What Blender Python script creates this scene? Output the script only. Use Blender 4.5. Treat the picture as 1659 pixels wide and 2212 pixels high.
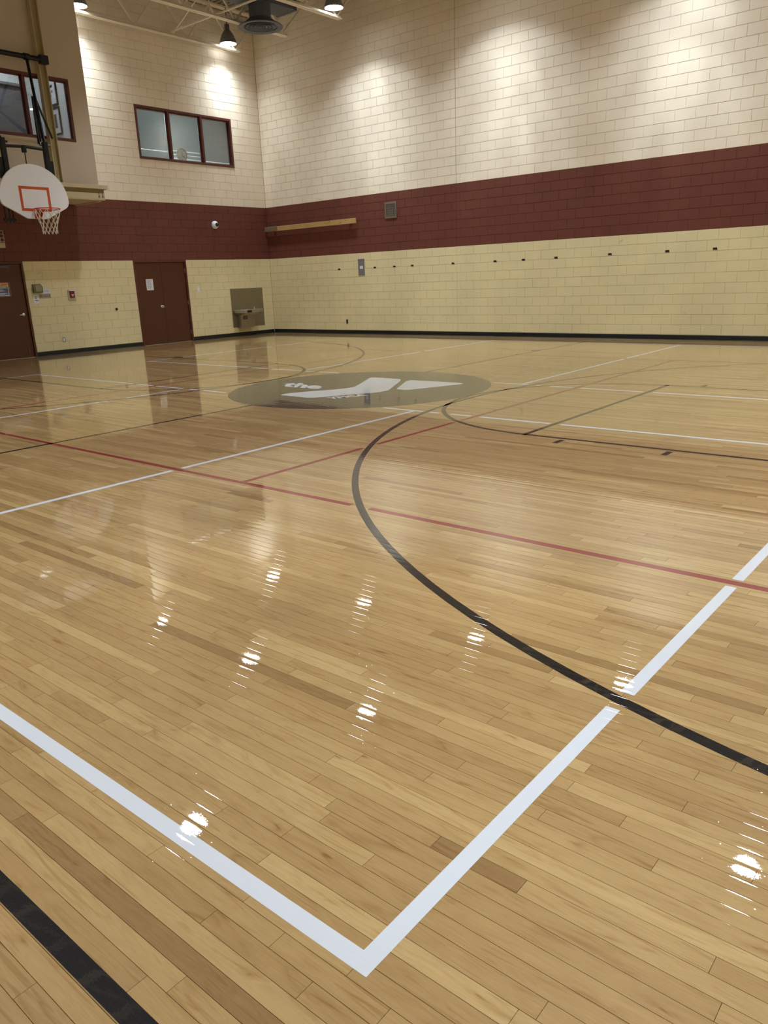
import bpy, math, random
from mathutils import Vector, Matrix
for o in list(bpy.data.objects): bpy.data.objects.remove(o)
S = bpy.context.scene
COL = S.collection
# ------------------------------------------------------------------ camera
F_PX = 1660.66
YAW, PITCH, ROLL = -0.704046, 0.294502, -0.039742
CAM = Vector((18.0415, -16.4329, 1.44856))
fw = Vector((math.sin(YAW)*math.cos(PITCH), math.cos(YAW)*math.cos(PITCH), -math.sin(PITCH)))
rt = Vector((math.cos(YAW), -math.sin(YAW), 0)); up = rt.cross(fw)
r2 = rt*math.cos(ROLL)+up*math.sin(ROLL); u2 = -rt*math.sin(ROLL)+up*math.cos(ROLL)
cd = bpy.data.cameras.new('camera'); cam = bpy.data.objects.new('camera', cd); COL.objects.link(cam)
m = Matrix.Identity(4)
for i in range(3):
    m[i][0] = r2[i]; m[i][1] = u2[i]; m[i][2] = -fw[i]; m[i][3] = CAM[i]
cam.matrix_world = m
cd.sensor_fit = 'HORIZONTAL'; cd.sensor_width = 36; cd.lens = 36*F_PX/1659; cd.clip_start = .05; cd.clip_end = 100
S.camera = cam
# ------------------------------------------------------------------ world, lamps, exposure
w = bpy.data.worlds.new('world'); S.world = w; w.use_nodes = True
w.node_tree.nodes['Background'].inputs[0].default_value = (.5, .55, .6, 1)
w.node_tree.nodes['Background'].inputs[1].default_value = .02
LAMP_W = 1340.0                      # watts of each high-bay lamp
LAMP_COL = (.85, .935, 1.0)
LAMP_XS = (.44, 4.25, 8.1, 12.05, 15.85, 19.7)
LAMP_YS = (-1.27, -5.55, -10.15, -14.6)
LAMP_Z = 7.5
UNLIT = {(3, 1), (0, 2), (1, 2), (3, 2), (0, 3)}      # lamps (column, row) that are missing from the grid
S.view_settings.view_transform = 'Standard'; S.view_settings.look = 'None'
S.view_settings.gamma = 1; S.view_settings.use_curve_mapping = False
S.view_settings.exposure = 0.0
S.cycles.diffuse_bounces = 4; S.cycles.glossy_bounces = 3; S.cycles.adaptive_threshold = .05
S.cycles.use_denoising = True
rnd = random.Random(7)
C = .2032; Z0 = .1016; ZL = 2.134; ZS = ZL+7*C; ZC = 8.40      # course height, first joint, stripe bottom and top, deck
RX, RY = 21.24, -17.2                                          # room size

# ------------------------------------------------------------------ materials
def srgb(r, g, b):
    f = lambda c: (c/255/12.92) if c/255 <= .04045 else ((c/255+.055)/1.055)**2.4
    return (f(r), f(g), f(b), 1)
def mat(name, col, rough=.5, metal=0., spec=.5, emit=None, es=0., noise=0., nscale=8., bump=0., bscale=60.):
    m = bpy.data.materials.new(name); m.use_nodes = True; nt = m.node_tree; N = nt.nodes; b = N['Principled BSDF']
    b.inputs['Base Color'].default_value = col; b.inputs['Roughness'].default_value = rough
    b.inputs['Metallic'].default_value = metal; b.inputs['Specular IOR Level'].default_value = spec
    if emit: b.inputs['Emission Color'].default_value = emit; b.inputs['Emission Strength'].default_value = es
    g = N.new('ShaderNodeNewGeometry')
    if noise:
        t = N.new('ShaderNodeTexNoise'); t.inputs['Scale'].default_value = nscale; t.inputs['Detail'].default_value = 3
        nt.links.new(g.outputs['Position'], t.inputs['Vector'])
        mx = N.new('ShaderNodeMix'); mx.data_type = 'RGBA'; mx.inputs[6].default_value = tuple(c*(1-noise) for c in col[:3])+(1,)
        mx.inputs[7].default_value = tuple(min(1, c*(1+noise)) for c in col[:3])+(1,)
        nt.links.new(t.outputs['Fac'], mx.inputs[0]); nt.links.new(mx.outputs[2], b.inputs['Base Color'])
    if bump:
        t = N.new('ShaderNodeTexNoise'); t.inputs['Scale'].default_value = bscale; t.inputs['Detail'].default_value = 2
        nt.links.new(g.outputs['Position'], t.inputs['Vector'])
        bp = N.new('ShaderNodeBump'); bp.inputs['Distance'].default_value = bump
        nt.links.new(t.outputs['Fac'], bp.inputs['Height']); nt.links.new(bp.outputs['Normal'], b.inputs['Normal'])
    return m
def M_(nt, op, a, b=None, c=None):
    n = nt.nodes.new('ShaderNodeMath'); n.operation = op
    for i, v in enumerate((a, b, c)):
        if v is None: continue
        if isinstance(v, (int, float)): n.inputs[i].default_value = v
        else: nt.links.new(v, n.inputs[i])
    return n.outputs[0]
def ramp(nt, fac, stops):
    n = nt.nodes.new('ShaderNodeValToRGB'); e = n.color_ramp.elements
    while len(e) < len(stops): e.new(.5)
    for i, (p, c) in enumerate(stops): e[i].position = p; e[i].color = c
    nt.links.new(fac, n.inputs[0]); return n.outputs[0]
PLANK_W = .0535; PLANK_Y0 = -15.568
def floor_bump(nt):
    """the polished finish: every strip slightly crowned and tipped, fine orange peel"""
    L = nt.links; g = nt.nodes.new('ShaderNodeNewGeometry'); sx = nt.nodes.new('ShaderNodeSeparateXYZ'); L.new(g.outputs['Position'], sx.inputs[0])
    v = M_(nt, 'DIVIDE', M_(nt, 'SUBTRACT', sx.outputs[1], PLANK_Y0-100*PLANK_W*10), PLANK_W)
    row = M_(nt, 'FLOOR', v); t = M_(nt, 'SUBTRACT', M_(nt, 'MULTIPLY', M_(nt, 'FRACT', v), 2.0), 1.0)
    t7 = M_(nt, 'MULTIPLY', M_(nt, 'POWER', M_(nt, 'ABSOLUTE', t), 7.0), M_(nt, 'SIGN', t))
    slope = M_(nt, 'ADD', M_(nt, 'MULTIPLY', t7, -.036), M_(nt, 'MULTIPLY', t, -.0026))
    wn = nt.nodes.new('ShaderNodeTexWhiteNoise'); wn.noise_dimensions = '2D'
    cb = nt.nodes.new('ShaderNodeCombineXYZ'); L.new(row, cb.inputs[0])
    L.new(M_(nt, 'FLOOR', M_(nt, 'ADD', M_(nt, 'MULTIPLY', sx.outputs[0], .8), M_(nt, 'MULTIPLY', row, .37))), cb.inputs[1]); L.new(cb.outputs[0], wn.inputs['Vector'])
    slope = M_(nt, 'ADD', slope, M_(nt, 'MULTIPLY', M_(nt, 'SUBTRACT', wn.outputs['Value'], .5), .0042))
    def vnoise(scale, sc3, amp, detail):
        mp = nt.nodes.new('ShaderNodeMapping'); L.new(g.outputs['Position'], mp.inputs[0]); mp.inputs['Scale'].default_value = sc3
        n = nt.nodes.new('ShaderNodeTexNoise'); n.inputs['Scale'].default_value = scale; n.inputs['Detail'].default_value = detail; L.new(mp.outputs[0], n.inputs['Vector'])
        v_ = nt.nodes.new('ShaderNodeVectorMath'); v_.operation = 'SUBTRACT'; L.new(n.outputs['Color'], v_.inputs[0]); v_.inputs[1].default_value = (.5, .5, .5)
        w_ = nt.nodes.new('ShaderNodeVectorMath'); w_.operation = 'MULTIPLY'; L.new(v_.outputs[0], w_.inputs[0]); w_.inputs[1].default_value = (amp[0], amp[1], 0); return w_.outputs[0]
    def vadd(a, b_):
        v_ = nt.nodes.new('ShaderNodeVectorMath'); v_.operation = 'ADD'; L.new(a, v_.inputs[0]); L.new(b_, v_.inputs[1]); return v_.outputs[0]
    c2 = nt.nodes.new('ShaderNodeCombineXYZ'); L.new(M_(nt, 'MULTIPLY', slope, -1.0), c2.inputs[1])
    vec = vadd(c2.outputs[0], vnoise(1, (2.0, 8, 1), (.005, .010), 2))          # slow waviness of the strips
    vec = vadd(vec, vnoise(230, (1, 1, 1), (.006, .006), 0))                    # orange peel
    vo = nt.nodes.new('ShaderNodeTexVoronoi'); vo.inputs['Scale'].default_value = 95; L.new(g.outputs['Position'], vo.inputs['Vector'])
    msk = M_(nt, 'LESS_THAN', vo.outputs['Distance'], .14)                      # specks of dust under the finish
    v_ = nt.nodes.new('ShaderNodeVectorMath'); v_.operation = 'SUBTRACT'; L.new(vo.outputs['Color'], v_.inputs[0]); v_.inputs[1].default_value = (.5, .5, .5)
    k_ = nt.nodes.new('ShaderNodeVectorMath'); k_.operation = 'MULTIPLY'; L.new(v_.outputs[0], k_.inputs[0]); k_.inputs[1].default_value = (.065, .065, 0)
    sc_ = nt.nodes.new('ShaderNodeVectorMath'); sc_.operation = 'SCALE'; L.new(k_.outputs[0], sc_.inputs[0]); L.new(msk, sc_.inputs['Scale'])
    vec = vadd(vec, sc_.outputs[0])
    nv = vadd(g.outputs['Normal'], vec); nn = nt.nodes.new('ShaderNodeVectorMath'); nn.operation = 'NORMALIZE'; L.new(nv, nn.inputs[0])
    return nn.outputs[0], g, sx
def gloss(b, rough=.38):
    b.inputs['Roughness'].default_value = rough; b.inputs['Specular IOR Level'].default_value = .12
    b.inputs['Coat Weight'].default_value = 1; b.inputs['Coat Roughness'].default_value = .018; b.inputs['Coat IOR'].default_value = 1.6
def wood_floor():
    m = bpy.data.materials.new('maple_strip'); m.use_nodes = True; nt = m.node_tree; L = nt.links; b = nt.nodes['Principled BSDF']
    nrm, g, sx = floor_bump(nt)
    at = nt.nodes.new('ShaderNodeAttribute'); at.attribute_name = 'tint'; tint = at.outputs['Fac']
    cb = nt.nodes.new('ShaderNodeCombineXYZ'); L.new(M_(nt, 'MULTIPLY', sx.outputs[0], 2.2), cb.inputs[0])
    L.new(M_(nt, 'MULTIPLY', sx.outputs[1], 34.0), cb.inputs[1]); L.new(M_(nt, 'MULTIPLY', tint, 57.0), cb.inputs[2])
    n = nt.nodes.new('ShaderNodeTexNoise'); n.inputs['Scale'].default_value = 1.0; n.inputs['Detail'].default_value = 4; n.inputs['Distortion'].default_value = 1.9; L.new(cb.outputs[0], n.inputs['Vector'])
    cb2 = nt.nodes.new('ShaderNodeCombineXYZ'); L.new(M_(nt, 'MULTIPLY', sx.outputs[0], 9.0), cb2.inputs[0])
    L.new(M_(nt, 'MULTIPLY', sx.outputs[1], 150.0), cb2.inputs[1]); L.new(M_(nt, 'MULTIPLY', tint, 91.0), cb2.inputs[2])
    n2 = nt.nodes.new('ShaderNodeTexNoise'); n2.inputs['Scale'].default_value = 1; n2.inputs['Detail'].default_value = 3; L.new(cb2.outputs[0], n2.inputs['Vector'])
    n3 = nt.nodes.new('ShaderNodeTexNoise'); n3.inputs['Scale'].default_value = 1; n3.inputs['Detail'].default_value = 4; n3.inputs['Distortion'].default_value = 2.2
    cb3 = nt.nodes.new('ShaderNodeCombineXYZ'); L.new(M_(nt, 'MULTIPLY', sx.outputs[0], 3.4), cb3.inputs[0])
    L.new(M_(nt, 'MULTIPLY', sx.outputs[1], 16.0), cb3.inputs[1]); L.new(M_(nt, 'MULTIPLY', tint, 33.0), cb3.inputs[2]); L.new(cb3.outputs[0], n3.inputs['Vector'])
    base = ramp(nt, tint, [(0, srgb(140, 110, 71)), (.25, srgb(156, 126, 83)), (.6, srgb(167, 137, 92)), (1, srgb(181, 153, 106))])
    f1 = ramp(nt, n.outputs['Fac'], [(.28, (.78, .71, .62, 1)), (.40, (.92, .88, .83, 1)), (.44, (1, 1, 1, 1)), (.54, (.93, .90, .86, 1)), (.58, (1, 1, 1, 1)), (.70, (.94, .92, .88, 1)), (.8, (1.0, 1.0, .98, 1))])
    f2 = ramp(nt, n2.outputs['Fac'], [(.25, (.93, .91, .88, 1)), (.6, (1, 1, 1, 1))])
    f3 = ramp(nt, n3.outputs['Fac'], [(.25, (.62, .50, .40, 1)), (.31, (.84, .78, .70, 1)), (.40, (.95, .93, .91, 1)), (.50, (1, 1, 1, 1)), (.70, (1.03, 1.03, 1.02, 1))])
    c = base
    for f in (f1, f2, f3):
        mx = nt.nodes.new('ShaderNodeMix'); mx.data_type = 'RGBA'; mx.blend_type = 'MULTIPLY'; mx.inputs[0].default_value = 1
        L.new(c, mx.inputs[6]); L.new(f, mx.inputs[7]); c = mx.outputs[2]
    L.new(c, b.inputs['Base Color']); L.new(nrm, b.inputs['Normal']); L.new(nrm, b.inputs['Coat Normal']); gloss(b); return m
def floor_paint(name, col):
    m = bpy.data.materials.new(name); m.use_nodes = True; nt = m.node_tree; b = nt.nodes['Principled BSDF']
    nrm, g, sx = floor_bump(nt); b.inputs['Base Color'].default_value = col
    nt.links.new(nrm, b.inputs['Normal']); nt.links.new(nrm, b.inputs['Coat Normal']); gloss(b, .45); return m
def wall_paint(name, col, dirt=0., spots=0.):
    """painted concrete block: fine grain, faint blotches, scuffs"""
    m = bpy.data.materials.new(name); m.use_nodes = True; nt = m.node_tree; L = nt.links; b = nt.nodes['Principled BSDF']
    g = nt.nodes.new('ShaderNodeNewGeometry')
    def noise(s, d=3, dist=0.):
        n = nt.nodes.new('ShaderNodeTexNoise'); n.inputs['Scale'].default_value = s; n.inputs['Detail'].default_value = d; n.inputs['Distortion'].default_value = dist
        L.new(g.outputs['Position'], n.inputs['Vector']); return n.outputs['Fac']
    f = [ramp(nt, noise(1.1), [(.3, (.93, .93, .92, 1)), (.7, (1.03, 1.02, 1.0, 1))]), ramp(nt, noise(45), [(.3, (.95, .95, .95, 1)), (.7, (1.03, 1.03, 1.03, 1))])]
    if spots: f.append(ramp(nt, noise(3.1, 5, .6), [(.235, (1-spots, 1-spots, 1-spots, 1)), (.29, (1, 1, 1, 1))]))
    if dirt:
        sx = nt.nodes.new('ShaderNodeSeparateXYZ'); L.new(g.outputs['Position'], sx.inputs[0])
        d = M_(nt, 'ADD', M_(nt, 'MULTIPLY', M_(nt, 'ABSOLUTE', M_(nt, 'SUBTRACT', sx.outputs[2], ZS+.05)), 5.0), M_(nt, 'MULTIPLY', noise(1.6, 4), 2.2))
        f.append(ramp(nt, d, [(.75, (1-dirt, 1-dirt, 1-dirt, 1)), (1.0, (1, 1, 1, 1))]))
    rgb = nt.nodes.new('ShaderNodeRGB'); rgb.outputs[0].default_value = col; c = rgb.outputs[0]
    for k in f:
        mx = nt.nodes.new('ShaderNodeMix'); mx.data_type = 'RGBA'; mx.blend_type = 'MULTIPLY'; mx.inputs[0].default_value = 1
        L.new(c, mx.inputs[6]); L.new(k, mx.inputs[7]); c = mx.outputs[2]
    L.new(c, b.inputs['Base Color']); b.inputs['Roughness'].default_value = .55; b.inputs['Specular IOR Level'].default_value = .3
    bp = nt.nodes.new('ShaderNodeBump'); bp.inputs['Distance'].default_value = .0012; L.new(noise(120, 2), bp.inputs['Height']); L.new(bp.outputs['Normal'], b.inputs['Normal'])
    return m
def glass_mat(name, tint=(.93, .96, .95, 1)):
    m = bpy.data.materials.new(name); m.use_nodes = True; nt = m.node_tree; nt.nodes.remove(nt.nodes['Principled BSDF'])
    t = nt.nodes.new('ShaderNodeBsdfTransparent'); t.inputs[0].default_value = tint; gl = nt.nodes.new('ShaderNodeBsdfGlossy'); gl.inputs['Roughness'].default_value = .02
    fr = nt.nodes.new('ShaderNodeFresnel'); fr.inputs[0].default_value = 1.5; mx = nt.nodes.new('ShaderNodeMixShader')
    nt.links.new(M_(nt, 'MULTIPLY', fr.outputs[0], 2.0), mx.inputs[0]); nt.links.new(t.outputs[0], mx.inputs[1]); nt.links.new(gl.outputs[0], mx.inputs[2])
    nt.links.new(mx.outputs[0], nt.nodes['Material Output'].inputs[0]); return m

CREAM = wall_paint('cream_block_paint', srgb(242, 231, 212), dirt=.12)
MAROON = wall_paint('maroon_block_paint', srgb(110, 62, 52))
YELLOW = wall_paint('pale_yellow_block_paint', srgb(230, 219, 176), spots=.18)
PLASTER = mat('beige_plaster', srgb(196, 182, 162), .7, bump=.0008, bscale=90, noise=.03)
BEIGE = mat('beige_steel_paint', srgb(196, 182, 148), .45, noise=.05)
OLIVE = mat('shaded_web_paint', srgb(158, 140, 96), .5, noise=.05)  # darker tone puts the shade of the recessed webs into the paint
WOOD = wood_floor()
P_WHITE = floor_paint('white_line_paint', srgb(200, 203, 210)); P_BLACK = floor_paint('black_line_paint', srgb(16, 15, 17)); P_RED = floor_paint('red_line_paint', srgb(128, 38, 42))
P_GREY = floor_paint('dark_logo_paint', srgb(46, 44, 42))
SUB = mat('floor_gap', srgb(92, 70, 42), .8)
RUBBER = mat('black_rubber', srgb(14, 17, 17), .4, bump=.001, bscale=40)
DOORM = mat('brown_door_paint', srgb(82, 43, 23), .42, noise=.04); FRAMEM = mat('maroon_frame_paint', srgb(92, 44, 38), .4, noise=.05)
METAL = mat('brushed_steel', srgb(170, 165, 158), .32, metal=.9); DSTEEL = mat('satin_steel_panel', srgb(148, 138, 118), .38, metal=.75, noise=.05)
CHROME = mat('polished_chrome', srgb(235, 235, 235), .28, metal=1)
BLACKM = mat('black_metal', srgb(20, 22, 26), .38, metal=.3); GREYM = mat('grey_metal', srgb(96, 96, 104), .4, metal=.3, noise=.06)
JOISTM = mat('joist_paint', srgb(236, 226, 206), .5, noise=.06); DECKM = mat('deck_paint', srgb(150, 140, 122), .5, noise=.06)
DUCTM = mat('dark_duct', srgb(86, 89, 99), .5, noise=.06); BELLM = mat('bell_aluminium', srgb(128, 130, 136), .4, metal=.25)
LENS = mat('lamp_lens', (1, 1, 1, 1), .4, emit=(.93, .97, 1, 1), es=18)
WHITEP = mat('white_plastic', srgb(235, 236, 240), .4); PAPER = mat('white_paper', srgb(226, 226, 238), .7); INK = mat('grey_ink', srgb(120, 122, 140), .8)
BOARDW = mat('backboard_white', srgb(240, 242, 252), .35); ORANGE = mat('orange_paint', srgb(205, 84, 34), .4); RIMO = mat('rim_orange', srgb(190, 62, 36), .4)
NETM = mat('net_cord', srgb(226, 218, 206), .8); PINE = mat('pine_board', srgb(186, 152, 98), .6, noise=.16, nscale=5)
GLASS = glass_mat('window_glass'); BLINDM = mat('blind_slat', srgb(214, 222, 224), .45, noise=.04)
_nt = BLINDM.node_tree; _tr = _nt.nodes.new('ShaderNodeBsdfTranslucent'); _tr.inputs[0].default_value = srgb(200, 214, 218); _mx = _nt.nodes.new('ShaderNodeMixShader'); _mx.inputs[0].default_value = .4
_nt.links.new(_nt.nodes['Principled BSDF'].outputs[0], _mx.inputs[1]); _nt.links.new(_tr.outputs[0], _mx.inputs[2]); _nt.links.new(_mx.outputs[0], _nt.nodes['Material Output'].inputs[0])
GREENB = mat('olive_plastic', srgb(112, 110, 70), .5); GREENL = mat('olive_plastic_light', srgb(146, 142, 112), .5); REDP = mat('alarm_red', srgb(120, 34, 38), .4); CLEARP = mat('clear_cover', srgb(196, 192, 176), .2)
GREY = mat('mid_grey', srgb(120, 120, 124), .5); DARK = mat('near_black', srgb(16, 16, 22), .6); OFFICEW = mat('office_wall', srgb(226, 228, 232), .7); OFFICEG = mat('office_grey', srgb(104, 106, 114), .7)
BANDS = [YELLOW, MAROON, CREAM]
JOINTS = [wall_paint('yellow_joint', srgb(226, 215, 173)), wall_paint('maroon_joint', srgb(110, 64, 55)), wall_paint('cream_joint', srgb(212, 201, 182))]      # cream darkened here to strengthen the shade lines in the joints

# ------------------------------------------------------------------ mesh helpers
class MB:
    def __init__(s): s.v = []; s.f = []; s.mi = []
    def add(s, vs, fs, mi=0):
        k = len(s.v); s.v += [tuple(x) for x in vs]; s.f += [tuple(i+k for i in f) for f in fs]; s.mi += [mi]*len(fs); return s
    def box(s, a, b, mi=0):
        x0, y0, z0 = (min(a[i], b[i]) for i in range(3)); x1, y1, z1 = (max(a[i], b[i]) for i in range(3))
        return s.add([(x0, y0, z0), (x1, y0, z0), (x1, y1, z0), (x0, y1, z0), (x0, y0, z1), (x1, y0, z1), (x1, y1, z1), (x0, y1, z1)],
                     [(3, 2, 1, 0), (4, 5, 6, 7), (0, 1, 5, 4), (1, 2, 6, 5), (2, 3, 7, 6), (3, 0, 4, 7)], mi)
    def bbox(s, a, b, bev=.004, mi=0):
        """box with chamfered edges"""
        lo = [min(a[i], b[i]) for i in range(3)]; hi = [max(a[i], b[i]) for i in range(3)]; e = min(bev, *[(hi[i]-lo[i])*.45 for i in range(3)])
        vs = []; idx = {}
        for sx in (0, 1):
            for sy in (0, 1):
                for sz in (0, 1):
                    for ax in range(3):
                        sg = (sx, sy, sz); p = []
                        for i in range(3):
                            q = hi[i] if sg[i] else lo[i]
                            if i != ax: q += -e if sg[i] else e
                            p.append(q)
                        idx[(sg, ax)] = len(vs); vs.append(p)
        fs = []
        for ax in range(3):
            o = [i for i in range(3) if i != ax]
            for sv in (0, 1):
                q = []
                for (p1, p2) in ((0, 0), (1, 0), (1, 1), (0, 1)):
                    g = [0, 0, 0]; g[ax] = sv; g[o[0]] = p1; g[o[1]] = p2; q.append(idx[(tuple(g), ax)])
                fs.append(q)
            for p1 in (0, 1):
                for p2 in (0, 1):
                    g0 = [0, 0, 0]; g0[o[0]] = p1; g0[o[1]] = p2; g1 = list(g0); g1[ax] = 1
                    fs.append([idx[(tuple(g0), o[0])], idx[(tuple(g1), o[0])], idx[(tuple(g1), o[1])], idx[(tuple(g0), o[1])]])
        for sx in (0, 1):
            for sy in (0, 1):
                for sz in (0, 1): fs.append([idx[((sx, sy, sz), a_)] for a_ in range(3)])
        c = Vector([(lo[i]+hi[i])/2 for i in range(3)]); out = []
        for f in fs:
            P = [Vector(vs[i]) for i in f]; n = (P[1]-P[0]).cross(P[2]-P[0]); ctr = sum(P, Vector())/len(P)
            out.append(f if n.dot(ctr-c) > 0 else f[::-1])
        return s.add(vs, out, mi)
    def tube(s, pts, r, n=10, mi=0, closed=False, cap=True):
        P = [Vector(p) for p in pts]; k = len(P); rs = r if isinstance(r, (list, tuple)) else [r]*k; vs = []; prev = None
        for i, p in enumerate(P):
            if closed: d = P[(i+1) % k]-P[i-1]
            else: d = P[min(i+1, k-1)]-P[max(i-1, 0)]
            d.normalize(); a = Vector((0, 0, 1)) if abs(d.z) < .9 else Vector((1, 0, 0))
            if prev is not None: a = prev
            x = (a-d*a.dot(d)).normalized(); y = d.cross(x); prev = x
            for j in range(n):
                t = 2*math.pi*j/n; vs.append(p+(x*math.cos(t)+y*math.sin(t))*rs[i])
        fs = []
        for i in range(k if closed else k-1):
            for j in range(n):
                i2 = (i+1) % k; fs.append((i*n+j, i*n+(j+1) % n, i2*n+(j+1) % n, i2*n+j))
        if cap and not closed: fs.append(tuple(range(n))[::-1]); fs.append(tuple((k-1)*n+j for j in range(n)))
        return s.add(vs, fs, mi)
    def sqtube(s, a, b, w, h=None, mi=0, upv=(0, 0, 1)):
        a, b = Vector(a), Vector(b); d = (b-a).normalized(); u = Vector(upv)
        if abs(d.dot(u)) > .95: u = Vector((1, 0, 0))
        x = d.cross(u).normalized(); y = x.cross(d).normalized(); h = h or w
        vs = [p+x*sx*w/2+y*sy*h/2 for p in (a, b) for sx, sy in ((-1, -1), (1, -1), (1, 1), (-1, 1))]
        return s.add(vs, [(0, 1, 2, 3)[::-1][::-1], (4, 5, 6, 7)[::-1], (0, 4, 5, 1), (1, 5, 6, 2), (2, 6, 7, 3), (3, 7, 4, 0)], mi)
    def lathe(s, prof, ctr=(0, 0, 0), n=28, mi=0, axis='z'):
        vs = []; cx, cy, cz = ctr
        for r, h in prof:
            for j in range(n):
                t = 2*math.pi*j/n; a, b = r*math.cos(t), r*math.sin(t)
                vs.append((cx+a, cy+b, cz+h) if axis == 'z' else ((cx+h, cy+a, cz+b) if axis == 'x' else (cx+a, cy+h, cz+b)))
        fs = [(i*n+j, i*n+(j+1) % n, (i+1)*n+(j+1) % n, (i+1)*n+j) for i in range(len(prof)-1) for j in range(n)]
        if prof[0] == prof[-1]: return s.add(vs, fs, mi)
        if prof[0][0] > 1e-6: fs.append(tuple(range(n))[::-1])
        if prof[-1][0] > 1e-6: fs.append(tuple((len(prof)-1)*n+j for j in range(n)))
        return s.add(vs, fs, mi)
    def prism(s, poly, h0, h1, axis='z', mi=0):
        """poly of 2D points extruded along axis"""
        f = {'z': lambda a, b, h: (a, b, h), 'x': lambda a, b, h: (h, a, b), 'y': lambda a, b, h: (a, h, b)}[axis]
        n = len(poly); vs = [f(a, b, h0) for a, b in poly]+[f(a, b, h1) for a, b in poly]
        ar = sum(poly[i][0]*poly[(i+1) % n][1]-poly[(i+1) % n][0]*poly[i][1] for i in range(n))
        t = tuple(range(n)); fs = [t[::-1], tuple(i+n for i in t)]+[(i, (i+1) % n, (i+1) % n+n, i+n) for i in range(n)]
        return s.add(vs, fs, mi)
    def build(s, name, mats, parent=None, smooth=False, at=None):
        me = bpy.data.meshes.new(name); o0 = Vector(at) if at else Vector()
        me.from_pydata([tuple(Vector(v)-o0) for v in s.v], [], s.f)
        mats = mats if isinstance(mats, (list, tuple)) else [mats]
        for m_ in mats: me.materials.append(m_)
        if len(mats) > 1: me.polygons.foreach_set('material_index', s.mi)
        if smooth: me.polygons.foreach_set('use_smooth', [True]*len(me.polygons))
        me.validate()
        if smooth:
            try: me.set_sharp_from_angle(angle=math.radians(40))
            except Exception: pass
        ob = bpy.data.objects.new(name, me); COL.objects.link(ob); ob.location = o0
        if parent is not None: attach(ob, parent)
        return ob
def attach(ob, parent):
    ob.parent = parent; loc = Vector()
    p = parent
    while p is not None: loc += p.location; p = p.parent
    ob.location = ob.location-loc
def tag(o, label=None, cat=None, group=None, kind=None):
    if label: o['label'] = label
    if cat: o['category'] = cat
    if group: o['group'] = group
    if kind: o['kind'] = kind
    return o
def empty(name, loc=(0, 0, 0)):
    o = bpy.data.objects.new(name, None); o.empty_display_size = .1; COL.objects.link(o); o.location = loc; return o
def fixnormals(ob):
    import bmesh
    b = bmesh.new(); b.from_mesh(ob.data); bmesh.ops.recalc_face_normals(b, faces=b.faces); b.to_mesh(ob.data); b.free(); return ob
def project(p):
    d = Vector(p)-CAM; z = d.dot(fw)
    if z < .05: return None
    return (829.5+F_PX*d.dot(r2)/z, 1106-F_PX*d.dot(u2)/z, z)
def quad_area(pts):
    P = [project(p) for p in pts]
    if any(q is None for q in P): return 0.
    cx = sum(q[0] for q in P)/len(P); cy = sum(q[1] for q in P)/len(P)
    if not (-20 < cx < 1680 and -20 < cy < 2232):
        if not any(0 < q[0] < 1659 and 0 < q[1] < 2212 for q in P): return 0.
    a = 0
    for i in range(len(P)):
        q, r = P[i], P[(i+1) % len(P)]; a += q[0]*r[1]-r[0]*q[1]
    return abs(a)/2

# ================================================================== FLOOR
floor = MB().box((-.2, RY-.2, -.12), (RX+.2, .2, -.004)).build('floor', SUB); tag(floor, kind='structure')
def plank_geo(mb, x0, x1, y0, y1, b=.0006):
    y0 += .0001; y1 -= .0001; x0 += .00005; x1 -= .00005
    mb.add([(x0, y0, -.0035), (x1, y0, -.0035), (x1, y1, -.0035), (x0, y1, -.0035), (x0+b, y0+b, 0), (x1-b, y0+b, 0), (x1-b, y1-b, 0), (x0+b, y1-b, 0)],
           [(4, 5, 6, 7), (0, 1, 5, 4), (1, 2, 6, 5), (2, 3, 7, 6), (3, 0, 4, 7)])
planks = []
row = int(math.floor((RY-PLANK_Y0)/PLANK_W))
while PLANK_Y0+row*PLANK_W < 0:
    y0 = max(RY, PLANK_Y0+row*PLANK_W); y1 = min(0, PLANK_Y0+(row+1)*PLANK_W); row += 1
    if y1-y0 < .005: continue
    x = -rnd.random()*1.0
    while x < RX:
        l = rnd.choice((.3, .5, .65, .8, .95, 1.1, 1.3, 1.5, 1.8))*rnd.uniform(.85, 1.15); a, b_ = max(0, x), min(RX, x+l); x += l
        if b_-a < .02: continue
        planks.append((a, b_, y0, y1, min(1, max(0, rnd.gauss(.55, .22)))))
def set_tint(me, vals):
    at = me.attributes.new('tint', 'FLOAT', 'FACE'); at.data.foreach_set('value', vals)
scored = sorted(((quad_area([(a, c, 0), (b_, c, 0), (b_, d, 0), (a, d, 0)]), i) for i, (a, b_, c, d, t) in enumerate(planks)), reverse=True)
near = set(i for s_, i in scored[:300] if s_ > 0)
rest = MB(); tints = []
for i, (a, b_, c, d, t) in enumerate(planks):
    if i in near:
        mb = MB(); plank_geo(mb, a, b_, c, d); o = mb.build('plank', WOOD, floor, at=((a+b_)/2, (c+d)/2, 0)); set_tint(o.data, [t]*5)
    else:
        plank_geo(rest, a, b_, c, d); tints += [t]*5
o = rest.build('plank_field', WOOD, floor); set_tint(o.data, tints); tag(o, kind='stuff')

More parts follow.
